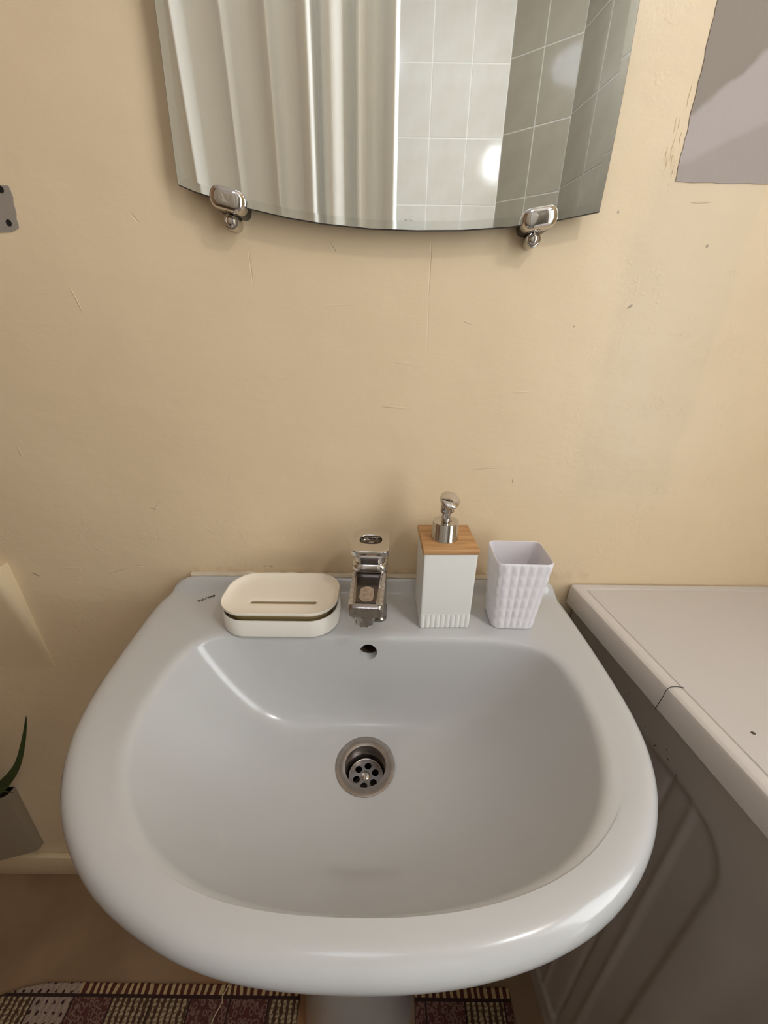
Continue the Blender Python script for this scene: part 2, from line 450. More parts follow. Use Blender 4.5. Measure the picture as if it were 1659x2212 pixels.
# the slab must lie behind the tiles, so the far wall is mirrored to keep local +y towards the room
wf = bpy.data.objects['wall_front']; wf.location = (-1.12, -1.6, 0); wf.rotation_euler = (0, 0, 0)
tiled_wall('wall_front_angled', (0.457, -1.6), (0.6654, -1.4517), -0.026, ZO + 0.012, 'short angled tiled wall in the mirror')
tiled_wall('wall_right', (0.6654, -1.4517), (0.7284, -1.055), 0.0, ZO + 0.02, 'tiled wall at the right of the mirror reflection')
bm = bmesh.new(); box(bm, 0.812, 0.90, -0.54, 0.02, 0, 2.5); box(bm, 0.76, 0.85, -1.06, -0.54, 2.02, 2.5)
struct(mesh_obj('wall_right_doorway', bm, M_cream, smooth=False), 'cream wall and lintel around the doorway at the right')
bm = bmesh.new(); box(bm, 0.735, 0.81, -1.060, -1.028, 0, 2.05); box(bm, 0.79, 0.85, -0.572, -0.540, 0, 2.05); box(bm, 0.755, 0.84, -1.06, -0.54, 2.02, 2.06)
struct(mesh_obj('trim_2', bm, M_room, smooth=False), 'white frame of the open doorway at the right')
bm = bmesh.new(); box(bm, 1.75, 1.80, -2.0, 0.6, 0, 2.5); box(bm, 0.90, 1.80, 0.55, 0.6, 0, 2.5); box(bm, 0.78, 1.80, -2.05, -2.0, 0, 2.5)
struct(mesh_obj('wall_hallway', bm, M_room, smooth=False), 'pale hallway wall beyond the doorway')
bm = bmesh.new(); box(bm, 0.90, 1.80, -2.0, 0.6, -0.05, 0); struct(mesh_obj('floor_hallway', bm, M_cream, smooth=False))
bm = bmesh.new(); box(bm, 0.90, 1.80, -2.0, 0.6, 2.5, 2.55); struct(mesh_obj('ceiling_hallway', bm, M_ceiling, smooth=False))
# unpainted plaster areas on the back wall
def patch(poly, holes=(), label=None):
    M = Matrix.Translation((0, -0.0004, 0)) @ Matrix.Rotation(PI / 2, 4, 'X')
    o = curve_solid('plaster_patch', [poly] + [circ_pts(*h) for h in holes], 0.0003, 0.0, M_plaster, wall_back, M)
    if label: o['label'] = label
    return o
def circ_pts(cx, cy, r, n=20): return [(cx + r * math.cos(2 * PI * i / n), cy + r * math.sin(2 * PI * i / n)) for i in range(n)]
def rag(a, b, n, amp):
    out = []
    for i in range(n):
        t = i / n; out.append((a[0] + (b[0] - a[0]) * t + random.uniform(-amp, amp), a[1] + (b[1] - a[1]) * t + random.uniform(-amp, amp)))
    return out
rp = rag((0.2755, 1.296), (0.62, 1.293), 40, 0.0005) + rag((0.62, 1.293), (0.62, 1.75), 6, .001) + rag((0.62, 1.75), (0.275, 1.75), 10, .001) + \
     rag((0.270, 1.75), (0.272, 1.415), 14, .0008) + rag((0.272, 1.415), (0.2755, 1.296), 24, .0006)
patch(rp, label='bare grey plaster rectangle with two trowelled tones')
lp = rag((-0.3712, 1.2525), (-0.3665, 1.2863), 8, .0006) + rag((-0.368, 1.287), (-0.46, 1.287), 8, .0006) + rag((-0.46, 1.287), (-0.46, 1.248), 6, .0006) + rag((-0.46, 1.248), (-0.3712, 1.2495), 10, .0008)
patch(lp, label='small grey plaster patch with two dark screw holes')
for (hx, hz) in ((-0.3762, 1.2836), (-0.3790, 1.2570), (-0.43, 1.2836), (-0.43, 1.257)):
    bm = bmesh.new()
    Mh = Matrix.Translation((hx, -0.0008, hz)) @ Matrix.Rotation(PI / 2, 4, 'X')
    lathe(bm, [(0.0029, 0.0003), (0.0024, 0.0005), (0.0021, 0.0002), (0.0016, -0.0006)], 20, M=Mh)
    o = mesh_obj('screw_hole', bm, M_dark, wall_back)
# paint ridges beside the plaster
bm = bmesh.new()
for k in range(9):
    x0 = 0.262 + random.uniform(-.004, .010); z0 = random.uniform(1.295, 1.355); L = random.uniform(.008, .03)
    tube(bm, [(x0 + random.uniform(-.0006, .0006), 0.0003, z0 + L * i / 5) for i in range(6)], [.0002, .0006, .0008, .0007, .0005, .0002], 6)
mesh_obj('paint_drip', bm, M_cream, wall_back)['kind'] = 'stuff'

# skirting along the back wall
bm = bmesh.new(); box(bm, -1.12, 0.26, -0.012, 0.0, 0, 0.075, 0.003)
struct(mesh_obj('baseboard_back', bm, M_cream), 'low cream skirting on the wall behind the sink')

# boxed pipe chase on the left
bm = bmesh.new()
rg = []
for z, d_ in ((.65, .0), (.67, .001), (.70, .004), (.73, .008), (.78, .014), (.82, .020), (.845, .0235), (.852, .0235), (.8555, .022)):
    rg.append([(-0.541 - max(0, (.80 - z)) * 0.02, .004, z), (-0.5425, -d_ * .55, z), (-0.5470, -d_ * .88, z), (-0.556, -d_, z), (-1.12, -d_, z), (-1.12, .004, z)])
loft(bm, rg, True, True)
struct(mesh_obj('trim_1', bm, M_cream), 'cream boxed ledge at the left edge')

# ------------------------------------------------------------------ washbasin
SINK = thing('pedestal_sink', 'white ceramic D-shaped washbasin on a pedestal under the mirror', 'sink', (-0.028, -0.17, 0))
SX, SY = -0.028, -0.17
outer = [(.236, 0), (.2485, -.006), (.2515, -.025), (.2532, -.07), (.2545, -.120), (.2545, -.154), (.2530, -.205), (.2475, -.238), (.2361, -.2700), (.2233, -.2915),
         (.2085, -.3101), (.1902, -.3273), (.1703, -.3419), (.1501, -.3533), (.1281, -.3627), (.1032, -.3705), (.0786, -.3760), (.0502, -.3805),
         (.0171, -.3830), (-.01, -.3836), (-.0385, -.3832), (-.0673, -.3817), (-.0917, -.3790), (-.1107, -.3756), (-.1308, -.3703), (-.1539, -.3621),
         (-.1793, -.3515), (-.1997, -.3408), (-.2152, -.3305), (-.2307, -.3182), (-.2459, -.3040), (-.2608, -.2871), (-.2740, -.2670), (-.2858, -.2438),
         (-.2951, -.2160), (-.3013, -.1832), (-.3060, -.14), (-.3091, -.0935), (-.3118, -.045), (-.309, -.024), (-.298, -.0085), (-.278, -.0015), (-.262, 0), (0, 0)]
inner = [(.1744, -.1145), (.1540, -.1115), (.0415, -.1100), (-.0712, -.1090), (-.1841, -.1088), (-.2100, -.1125), (-.2225, -.1250), (-.2280, -.1500), (-.2310, -.1796),
         (-.2304, -.2050), (-.2285, -.2250), (-.2225, -.2472), (-.2130, -.2680), (-.2005, -.2855), (-.1857, -.3012), (-.1702, -.3143), (-.1502, -.3268), (-.1244, -.3385),
         (-.1022, -.3452), (-.0681, -.3510), (-.0354, -.3532), (-.0056, -.3537), (.0241, -.3524), (.0545, -.3485), (.0868, -.3415), (.1147, -.3325),
         (.1359, -.3220), (.1544, -.3085), (.1709, -.2910), (.1832, -.2730), (.1924, -.2530), (.1985, -.2300), (.2022, -.2050), (.2027, -.1755), (.1995, -.1472), (.1917, -.1280)]
N = 240
def polar(pts, n, cx, cy):
    """ray-cast the polygon from the centre, then return radius at n angles"""
    out = []
    for i in range(n):
        a = 2 * PI * i / n; dx, dy = math.cos(a), math.sin(a); best = None
        for j in range(len(pts)):
            x1, y1 = pts[j][0] - cx, pts[j][1] - cy; x2, y2 = pts[(j + 1) % len(pts)][0] - cx, pts[(j + 1) % len(pts)][1] - cy
            den = dx * (y2 - y1) - dy * (x2 - x1)
            if abs(den) < 1e-12: continue
            t = (x1 * (y2 - y1) - y1 * (x2 - x1)) / den; s_ = (x1 * dy - y1 * dx) / den
            if t > 0 and -1e-9 <= s_ <= 1 + 1e-9 and (best is None or t > best): best = t
        out.append(best)
    return out
def sm(r, k=2, keep=None):
    for _ in range(k): r = [(r[i - 1] + 2 * r[i] + r[(i + 1) % len(r)]) / 4 if not (keep and keep(i)) else r[i] for i in range(len(r))]
    return r
RO = polar(outer, N, SX, SY)
isback = lambda i: abs(SY + RO[i] * math.sin(2 * PI * i / N)) < 1e-4
RO = sm(RO, 6, isback); RI = sm(polar(inner, N, SX, SY), 14)
ANG = [2 * PI * i / N for i in range(N)]
RIM = 0.8250
DR = (-0.0183, -0.1855); DRR = 0.0335; DRZ = 0.7015
def lipz(x, y): # raised lip along the wall
    return 0.0185 * sst(y, -0.027, -0.010)
def ring_off(R, k, z, crown=0.0, lip=True):
    out = []
    for i, a in enumerate(ANG):
        r = R[i]
        x, y = SX + r * math.cos(a), SY + r * math.sin(a)
        # inward offset along an approximate normal
        i0, i1 = (i - 1) % N, (i + 1) % N
        tx = R[i1] * math.cos(ANG[i1]) - R[i0] * math.cos(ANG[i0]); ty = R[i1] * math.sin(ANG[i1]) - R[i0] * math.sin(ANG[i0])
        l_ = math.hypot(tx, ty); nx, ny = -ty / l_, tx / l_
        x += nx * k; y += ny * k
        out.append((x, y, z + (lipz(x, y) if lip else 0)))
    return out
def mixring(A, B, t, z):
    return [(a[0] + (b[0] - a[0]) * t, a[1] + (b[1] - a[1]) * t, z + lipz(0, a[1] + (b[1] - a[1]) * t)) for a, b in zip(A, B)]
rings = []
def under(s_, z, y0=-0.19):
    return [(SX + (SX + RO[i] * math.cos(a) - SX) * s_, max(-9, min((SY + RO[i] * math.sin(a) - y0) * s_ + y0, 0)), z) for i, a in enumerate(ANG)]
rings.append([(DR[0] + 0.027 * math.cos(a), DR[1] + 0.027 * math.sin(a), 0.640) for a in ANG])
rings.append(under(0.30, 0.640)); rings.append(under(0.50, 0.655)); rings.append(under(0.70, 0.688)); rings.append(under(0.86, 0.732)); rings.append(under(0.955, 0.775))
for k, z in ((0.0035, 0.792), (0.0012, 0.799), (0.0, 0.806), (0.0002, 0.811), (0.0016, 0.8165), (0.0042, 0.8208), (0.0075, 0.8235), (0.0115, 0.8247), (0.0145, 0.8252),
             (0.0175, 0.8254), (0.0205, 0.8255), (0.0235, 0.8255)):
    rings.append(ring_off(RO, k, z))
A = ring_off(RO, 0.0265, RIM + .0004); rings.append(A)
B = ring_off(RI, -0.0125, RIM, lip=False)
for t in (0.25, 0.5, 0.75): rings.append(mixring(A, B, t, RIM + 0.0003 * (1 - t)))
for k, z in ((-0.0125, .8250), (-0.0090, .82465), (-0.0060, .8239), (-0.0035, .8227), (-0.0015, .8210), (0.0, .8186)):
    rings.append(ring_off(RI, k, z, lip=False))
def bowl_pt(i, q, q_is=True):
    a = ANG[i]; x0, y0 = SX + RI[i] * math.cos(a), SY + RI[i] * math.sin(a)
    dx, dy = x0 - DR[0], y0 - DR[1]; L = math.hypot(dx, dy); ux, uy = dx / L, dy / L
    r0 = DRR / L; r = r0 + (1 - r0) * q
    back = max(0.0, uy); front = max(0.0, -uy)
    back = sst(back, 0.30, 0.80)
    p = 3.1 + 1.5 * back - 0.35 * front
    H = 0.8186 - DRZ
    e = q ** p * (0.90 - 0.02 * back) + 0.10 * q
    e = min(1.0, e)
    return (DR[0] + dx * r, DR[1] + dy * r, DRZ + H * e)
qs = [1 - 0.012, 0.97, 0.945, 0.915, 0.88, 0.84, 0.80, 0.755, 0.71, 0.66, 0.60, 0.54, 0.48, 0.41, 0.34, 0.27, 0.2, 0.13, 0.07, 0.03, 0.0]
for q in qs: rings.append([bowl_pt(i, q) for i in range(N)])
# align the last rings with polar angles around the drain
def dring(r, z):
    out = []
    for i in range(N):
        p = bowl_pt(i, 0.0); dx, dy = p[0] - DR[0], p[1] - DR[1]; L = math.hypot(dx, dy)
        out.append((DR[0] + dx / L * r, DR[1] + dy / L * r, z))
    return out
rings.append(dring(0.0315, 0.7003)); rings.append(dring(0.029, 0.697)); rings.append(dring(0.0285, 0.66))
rings[0] = dring(0.0285, 0.640)
bm = bmesh.new(); loft(bm, rings, wrap=True)
bmesh.ops.translate(bm, verts=bm.verts, vec=(0.028, 0.17, 0))
basin = mesh_obj('basin', bm, M_ceramic, SINK, angle=60)
# overflow hole cut through the back of the bowl
def bool_cut(target, bm_cut):
    me = bpy.data.meshes.new('cut'); bmesh.ops.recalc_face_normals(bm_cut, faces=bm_cut.faces); bm_cut.to_mesh(me); bm_cut.free()
    oc = bpy.data.objects.new('cut', me); C.objects.link(oc)
    par = target.parent; target.parent = None
    md = target.modifiers.new('b', 'BOOLEAN'); md.operation = 'DIFFERENCE'; md.object = oc; md.solver = 'EXACT'
    bpy.context.view_layer.update()
    dg = bpy.context.evaluated_depsgraph_get(); new = bpy.data.meshes.new_from_object(target.evaluated_get(dg))
    target.modifiers.clear(); old = target.data; target.data = new; bpy.data.meshes.remove(old)
    new.shade_smooth(); new.set_sharp_from_angle(angle=math.radians(45))
    bpy.data.objects.remove(oc); bpy.data.meshes.remove(me); target.parent = par
OVX, OVY, OVZ = -0.0172, -0.116, 0.8015
bm = bmesh.new()
Mo = Matrix.Translation((OVX + 0.028, OVY + 0.17, OVZ)) @ Matrix.Rotation(math.radians(-90 + 12), 4, 'X')
lathe(bm, [(0.0108, -0.02), (0.0108, 0.045)], 40, M=Mo)
bool_cut(basin, bm)
bm = bmesh.new()
lathe(bm, [(0.0104, 0.011), (0.0104, 0.028), (0.0001, 0.028)], 32, M=Mo, cap0=False, cap1=False)
lathe(bm, [(0.0104, 0.0110), (0.0106, 0.0285), (0.0106, 0.0290)], 32, M=Mo, cap0=False)
mesh_obj('overflow_channel', bm, M_overflow, SINK)
# sealant bead between lip and wall
bm = bmesh.new()
pts = [(x / 1000 + 0.028, -0.0042 + 0.17, 0.8418 + random.uniform(-.0007, .0007)) for x in range(-276, 240, 12)]
tube(bm, pts, [0.0046 + random.uniform(-.0005, .0008) for _ in pts], 8)
mesh_obj('sealant_bead', bm, M_caulk, SINK)
# pedestal
bm = bmesh.new()
prof = [(0.0, .104, .098), (0.05, .098, .092), (0.14, .0875, .082), (0.30, .081, .078), (0.45, .082, .08), (0.56, .092, .088), (0.645, .115, .10)]
rr_ = []
for z, a_, b_ in prof:
    rr_.append([(0.0 - 0.009 + a_ * math.copysign(abs(math.cos(t)) ** 0.8, math.cos(t)), -0.0 + b_ * math.copysign(abs(math.sin(t)) ** 0.8, math.sin(t)), z) for t in [2 * PI * i / 64 for i in range(64)]])
loft(bm, rr_, True, True)
mesh_obj('pedestal', bm, M_ceramic, SINK)
# printed mark on the rim
cu = bpy.data.curves.new('brand_mark', 'FONT'); cu.body = 'voroe'; cu.size = 0.0088; cu.extrude = 0.00012; cu.shear = 0.25; cu.space_character = 1.1; cu.offset = 0.00018
tmp = bpy.data.objects.new('tmp', cu); me = bpy.data.meshes.new_from_object(tmp); bpy.data.objects.remove(tmp)
me.materials.clear(); me.materials.append(M_text); me.name = 'printed_mark'
o = bpy.data.objects.new('printed_mark', me); C.objects.link(o); o.parent = SINK
o.location = (-0.2525 + 0.028, -0.0470 + 0.17, 0.8256); o.rotation_euler = (0, 0, math.radians(37)); o['label'] = 'small dark printed lettering'

# drain
Mz = lambda x, y, z: Matrix.Translation((x, y, z))
dx, dy = DR[0] + 0.028, DR[1] + 0.17
bm = bmesh.new()
lathe(bm, [(0.0232, 0.682), (0.0232, 0.6985), (0.0240, 0.7008), (0.0262, 0.7017), (0.0335, 0.7028), (0.0348, 0.7024), (0.0352, 0.7012), (0.030, 0.7000), (0.0246, 0.697), (0.0243, 0.682)], 64, dx, dy, cap0=False, cap1=False)
DRAIN = mesh_obj('drain_flange', bm, M_steel, SINK)
bm = bmesh.new()
lathe(bm, [(0.0235, 0.684), (0.0228, 0.683), (0.0225, 0.670), (0.0222, 0.650), (0.0210, 0.646)], 48, dx, dy, cap0=False, cap1=True)
mesh_obj('drain_cup', bm, mat('drain_cup_steel', (0.16, 0.13, 0.11, 1), 0.35, 0.9, noise=(160, .7, (0.05, 0.04, 0.035, 1))), SINK)
outl = [circ_pts(0, 0, 0.0196, 48)] + [circ_pts(0.0118 * math.cos(math.radians(20 + 60 * k)), 0.0118 * math.sin(math.radians(20 + 60 * k)), 0.0044, 20) for k in range(6)]
curve_solid('drain_strainer', outl, 0.0006, 0.0003, mat('strainer_steel', (0.36, 0.35, 0.35, 1), 0.3, 1.0, noise=(200, .6, (0.2, 0.18, 0.17, 1))), SINK, Mz(dx + .0006, dy, 0.6805))
bm = bmesh.new(); lathe(bm, [(0.0052, 0.6812), (0.0050, 0.6824), (0.0036, 0.6834), (0.0012, 0.6838)], 24, dx + .0006, dy)
box(bm, dx + .0006 - .0006, dx + .0006 + .0006, dy - .0050, dy + .0050, 0.6832, 0.6839)
for v in bm.verts: pass
scr = mesh_obj('drain_screw', bm, M_chrome, SINK)
# ring of the strainer rim
bm = bmesh.new(); lathe(bm, [(0.0188, 0.6795), (0.0194, 0.6818), (0.0202, 0.6822), (0.0206, 0.6812), (0.0206, 0.6785)], 48, dx + .0006, dy, cap0=False, cap1=False)
mesh_obj('strainer_rim', bm, M_steel, SINK)

# ------------------------------------------------------------------ faucet
FX, FY = -0.0155, -0.070
FA = thing('basin_faucet', 'limescaled chrome single-lever faucet between soap dish and dispenser', 'faucet', (FX, FY, 0.8254), math.radians(-2.5))
FA.scale = (.93, .93, .95)
bm = bmesh.new()
def rr3(w_, d_, r, z, cx=0, cy=0, tilt=0): return [(x, y, z + tilt * y) for x, y in rrect(w_, d_, r, 6, 4, cx, cy)]
loft(bm, [rr3(.044, .040, .008, 0, 0, .008), rr3(.044, .040, .008, .003, 0, .008), rr3(.041, .036, .008, .005, 0, .008), rr3(.041, .036, .008, .05, 0, .006), rr3(.043, .042, .009, .0835), rr3(.042, .041, .009, .0848)], True, True)
mesh_obj('body', bm, M_chrome_old, FA)
# spout: lofted along -y, square section with recessed top panel
bm = bmesh.new()
def sect(y, w_, z0, z1, r=.005):
    return [(x, y, (z0 + z1) / 2 + q) for x, q in rrect(w_, z1 - z0, r, 5, 3)]
loft(bm, [sect(.010, .043, .035, .0830), sect(-.018, .043, .040, .0830), sect(-.034, .0425, .050, .0812), sect(-.052, .0415, .056, .0790), sect(-.068, .0410, .058, .0768),
          sect(-.0745, .0405, .0585, .0758), sect(-.0775, .0385, .0605, .0735)], True, True)
sp = mesh_obj('spout', bm, M_chrome_old, FA, angle=30)
M_panel = mat('spout_panel_chrome', (0.13, 0.115, 0.11, 1), 0.16, 1.0, noise=(160, .8, (0.10, 0.085, 0.075, 1)))
Mp = Matrix.Translation((0, -.045, .0802)) @ Matrix.Rotation(math.radians(7.2), 4, 'X')
curve_solid('spout_panel', [[(-.0150, .029), (-.0115, -.0270), (.0110, -.0270), (.0152, .029)]], .0006, .0004, M_panel, FA, Mp)
M_scale = mat('limescale', srgb(170, 150, 128), 0.7, 0.0, noise=(240, .8, srgb(118, 96, 78)), bump=(300, .5, .001))
curve_solid('limescale_spot', [rrect(.0160, .0240, .0072, 8, 4, 0, -.0140)], .0003, .0003, M_scale, FA, Matrix.Translation((0, 0, .0010)) @ Mp)
# side cheeks with scale
for sx in (-1, 1):
    pts = [(-.0175 * 1, .030), (-.0150, -.030), (-.0200, -.0300), (-.0208, .024)] if sx < 0 else [(.0175, .030), (.0208, .024), (.0200, -.0300), (.0150, -.0300)]
    curve_solid('limescale_strip', [pts], .0002, .0002, mat('scaly_chrome', (0.52, 0.46, 0.40, 1), 0.4, 0.6, noise=(330, .9, (0.30, 0.25, 0.2, 1)), bump=(300, .4, .001)), FA, Matrix.Translation((0, 0, .0002)) @ Mp)
bm = bmesh.new(); lathe(bm, [(.0115, .052), (.0115, .0465), (.0105, .0455), (.0098, .0455), (.0095, .050)], 32, -.002, -.0655, cap1=False); 
for k in range(10):
    a = 2 * PI * k / 10; box(bm, -.002 + .0113 * math.cos(a) - .0009, -.002 + .0113 * math.cos(a) + .0009, -.0655 + .0113 * math.sin(a) - .0009, -.0655 + .0113 * math.sin(a) + .0009, .0462, .0515)
lathe(bm, [(.012, .0515), (.012, .060)], 32, -.002, -.0655)
mesh_obj('aerator', bm, M_chrome_old, FA)
bm = bmesh.new()
loft(bm, [rr3(.0425, .041, .010, .0846), rr3(.0452, .0435, .011, .0856), rr3(.0455, .0440, .011, .0915), rr3(.0440, .042, .011, .0932), rr3(.0400, .039, .011, .0945),
          rr3(.0395, .040, .010, .1010, 0, -.001), rr3(.0410, .044, .010, .1060, 0, -.001)], True, True)
mesh_obj('cartridge_collar', bm, M_chrome, FA)
HM = Matrix.Translation((0.0, .0055, .1112)) @ Matrix.Rotation(math.radians(4), 4, 'X')
hp = []
for x, y in rrect(.0455, .049, .0075, 8, 6):
    if y > 0: y += .0022 * (1 - (x / .0235) ** 2)
    if y > 0: x *= 0.97
    hp.append((x, y))
hole = [(-.0002 + .0158 * math.copysign(abs(math.cos(t)) ** .7, math.cos(t)), .0030 + .0118 * math.copysign(abs(math.sin(t)) ** .8, math.sin(t))) for t in [2 * PI * i / 40 for i in range(40)]]
lever = curve_solid('lever', [hp, hole], .0028, .0016, M_chrome, FA, HM)
bm = bmesh.new(); lathe(bm, [(.0038, .100), (.0038, .1095), (.0030, .1102), (.0001, .1104)], 20, 0, .0125)
lathe(bm, [(.0170, .104), (.0170, .1062), (.0001, .1066)], 24, 0, .0085)
mesh_obj('lever_screw', bm, M_chrome_old, lever)

# ------------------------------------------------------------------ soap dish
SD = thing('soap_dish', 'cream oval-cornered soap dish with slotted tray at the left of the faucet', 'soap dish', (-0.1280, -0.0700, 0.8257))
W_, D_, R_ = 0.1440, 0.0850, 0.0330
def rl(w_, d_, r, z): return [(x, y, z) for x, y in rrect(w_, d_, r, 14, 12)]
bm = bmesh.new()
loft(bm, [rl(W_ - .010, D_ - .010, R_ - .005, .004), rl(W_ - .010, D_ - .010, R_ - .005, .0), rl(W_ - .003, D_ - .003, R_ - .0015, .0), rl(W_ - .0008, D_ - .0008, R_, .0010), rl(W_, D_, R_, .0025), rl(W_, D_, R_, .0232), rl(W_ - .0008, D_ - .0008, R_, .0243),
          rl(W_ - .0035, D_ - .0035, R_ - .0015, .0243), rl(W_ - .0042, D_ - .0042, R_ - .002, .0235), rl(W_ - .0045, D_ - .0045, R_ - .002, .004)], wrap=False)

base = mesh_obj('base', bm, M_dishin, SD)
bm = bmesh.new(); loft(bm, [rl(W_ - .0050, D_ - .0050, R_ - .002, .003), rl(W_ - .0050, D_ - .0050, R_ - .002, .0045)], True, True)
mesh_obj('base_floor', bm, M_dishin, SD)
# inner riser holding the tray
bm = bmesh.new(); loft(bm, [rl(W_ - .020, D_ - .020, R_ - .008, .0045), rl(W_ - .014, D_ - .014, R_ - .006, .0268)], True, True)
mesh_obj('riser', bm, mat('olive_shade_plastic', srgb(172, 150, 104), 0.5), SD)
# tray with slot: rings from outer edge to slot, top and bottom
SL, SWd = 0.083, 0.0058
def mixr(t, z, w0=W_, d0=D_, r0=R_):
    o_ = rrect(w0, d0, r0, 14, 12); s_ = rrect(SL, SWd, SWd / 2, 14, 12, 0.004, -.0125)
    return [(a[0] + (b[0] - a[0]) * t, a[1] + (b[1] - a[1]) * t, z) for a, b in zip(o_, s_)]
top = [(0, .0335), (0, .0352)] + [(.012, .0362), (.035, .0361), (.07, .0352), (.12, .0332), (.2, .0316), (.35, .0304), (.6, .0298), (.85, .0296), (.97, .0294), (1.0, .0288)]
bot = [(1.0, .0272), (.6, .0276), (.2, .0288), (.06, .0315), (.02, .0318), (.01, .0325)]
bm = bmesh.new(); loft(bm, [mixr(t, z + .0004) for t, z in top + bot], wrap=True)
mesh_obj('tray', bm, M_dish, SD)

# ------------------------------------------------------------------ soap dispenser
DI = thing('soap_dispenser', 'square white soap dispenser with bamboo top and chrome pump', 'soap dispenser', (0.0765, -0.0605, 0.8257), math.radians(1.5))
BW = 0.0625; BH = 0.1065
def dring2(w_, z, flute=False):
    pts = []
    n = 60
    for side in range(4):
        for i in range(n):
            t = -1 + 2 * i / n; u = t * w_ / 2; v = -w_ / 2
            r = .0022
            # flutes
            if flute:
                v -= 0.0
                ph = (u / (w_ / 10.0)) + 0.5
                f = abs(math.cos(PI * ph)) ** 0.6
                v += 0.0011 * (1 - f)
            d_ = w_ / 2 - abs(u)
            if d_ < r: v += r - math.sqrt(max(0, r * r - (r - d_) ** 2))
            ca, sa = math.cos(side * PI / 2), math.sin(side * PI / 2)
            pts.append((u * ca - v * sa, u * sa + v * ca, z))
    return pts
bm = bmesh.new()
loft(bm, [dring2(BW - .0025, 0), dring2(BW - .0006, .0004, True), dring2(BW, .0012, True), dring2(BW, .0180, True), dring2(BW, .0196, True), dring2(BW, .0204), dring2(BW - .0004, .0210), dring2(BW - .0004, .0216), dring2(BW, .0222), dring2(BW, BH)], True, True)
mesh_obj('body', bm, M_disp, DI, angle=30)
bm = bmesh.new(); box(bm, -.0325, .0325, -.0325, .0325, BH + .0003, BH + .0068, .0014, 3)
mesh_obj('wooden_lid', bm, M_wood, DI)
zt = BH + .0068
bm = bmesh.new()
lathe(bm, [(.0162, zt), (.0162, zt + .0012), (.0156, zt + .0022), (.0152, zt + .0210), (.0146, zt + .0222), (.0125, zt + .0226), (.0072, zt + .0216), (.0066, zt + .0205)], 56, -.0035, -.0015)
mesh_obj('pump_collar', bm, M_chrome, DI)
bm = bmesh.new()
lathe(bm, [(.0053, zt + .018), (.0053, zt + .0335), (.0053, zt + .034)], 32, -.0035, -.0015)
lathe(bm, [(.0070, zt + .0335), (.0074, zt + .0342), (.0074, zt + .0470)], 32, -.0035, -.0015)
mesh_obj('pump_stem', bm, M_chrome, DI)
# pump head: fat slanted pad with a short snout towards the basin
bm = bmesh.new()
HMx = Matrix.Translation((-.0022, -.0060, zt + .0500)) @ Matrix.Rotation(math.radians(8), 4, 'Z') @ Matrix.Rotation(math.radians(24), 4, 'X')
pr = [(.0040, -.0075), (.0072, -.0060), (.0098, -.0030), (.0112, .0004), (.0110, .0022), (.0098, .0034), (.0070, .0040), (.0001, .0043)]
rings = [[tuple(HMx @ Vector((r * math.cos(t), (r * 1.18) * math.sin(t) - .0004 * (r > .009), z))) for t in [2 * PI * i / 48 for i in range(48)]] for r, z in pr]
loft(bm, rings, True, True)
head = mesh_obj('pump_head', bm, M_chrome, DI)
bm = bmesh.new(); lathe(bm, [(.0026, 0), (.0026, .0080), (.0019, .0080), (.0018, .004)], 20, M=HMx @ Matrix.Translation((0, -.006, -.0035)) @ Matrix.Rotation(math.radians(90), 4, 'X'), cap1=True)
mesh_obj('nozzle', bm, M_chrome, head)

# ------------------------------------------------------------------ tumbler
CU = thing('tumbler', 'square white quilted tumbler at the right end of the ledge', 'cup', (0.1640, -0.0695, 0.8257), math.radians(-1.5))
CH = 0.0985
def cring(z, inset=0.0, quilt=True):
    t = z / CH; w_ = 0.0535 + (0.0670 - 0.0535) * t; d_ = 0.0450 + (0.0570 - 0.0450) * t
    w_ -= 2 * inset; d_ -= 2 * inset
    pts = rrect(w_, d_, .0095 - inset * .7, 12, 40)
    out = []; P = len(pts)
    for i, (x, y) in enumerate(pts):
        if quilt:
            # pillow facets: columns run around, rows run up
            j = (i + 0.5 * 0) % P; s_ = (i % (12 + 40)); 
            u = (s_ / 52.0) * 6.0; v = t * 6.0
            fu = 1 - abs((u % 1.0) * 2 - 1); fv = 1 - abs((v % 1.0) * 2 - 1)
            h = 0.0012 * min(fu, fv * 1.2) ** 0.8 + 0.0003 * fu * sst(z, 0, .004)
            if z > CH - .003: h *= 0.5
            l_ = math.hypot(x, y); x *= 1 + (h - .0006) / l_; y *= 1 + (h - .0006) / l_
        out.append((x, y, z))
    return out
zs = [.0002 + (CH - .0012) * i / 48 for i in range(49)]
R = [[(x * .93, y * .93, 0) for x, y, z in cring(0, 0, False)]] + [cring(z) for z in zs] + [cring(CH - .0003, .0006), cring(CH, .0011, False), cring(CH - .0004, .0017, False)] + [cring(CH * (1 - i / 8) + .003 * (i / 8), .0019, False) for i in range(1, 9)]
bm = bmesh.new(); loft(bm, R, True, True); mesh_obj('cup_wall', bm, M_cup, CU, angle=50)

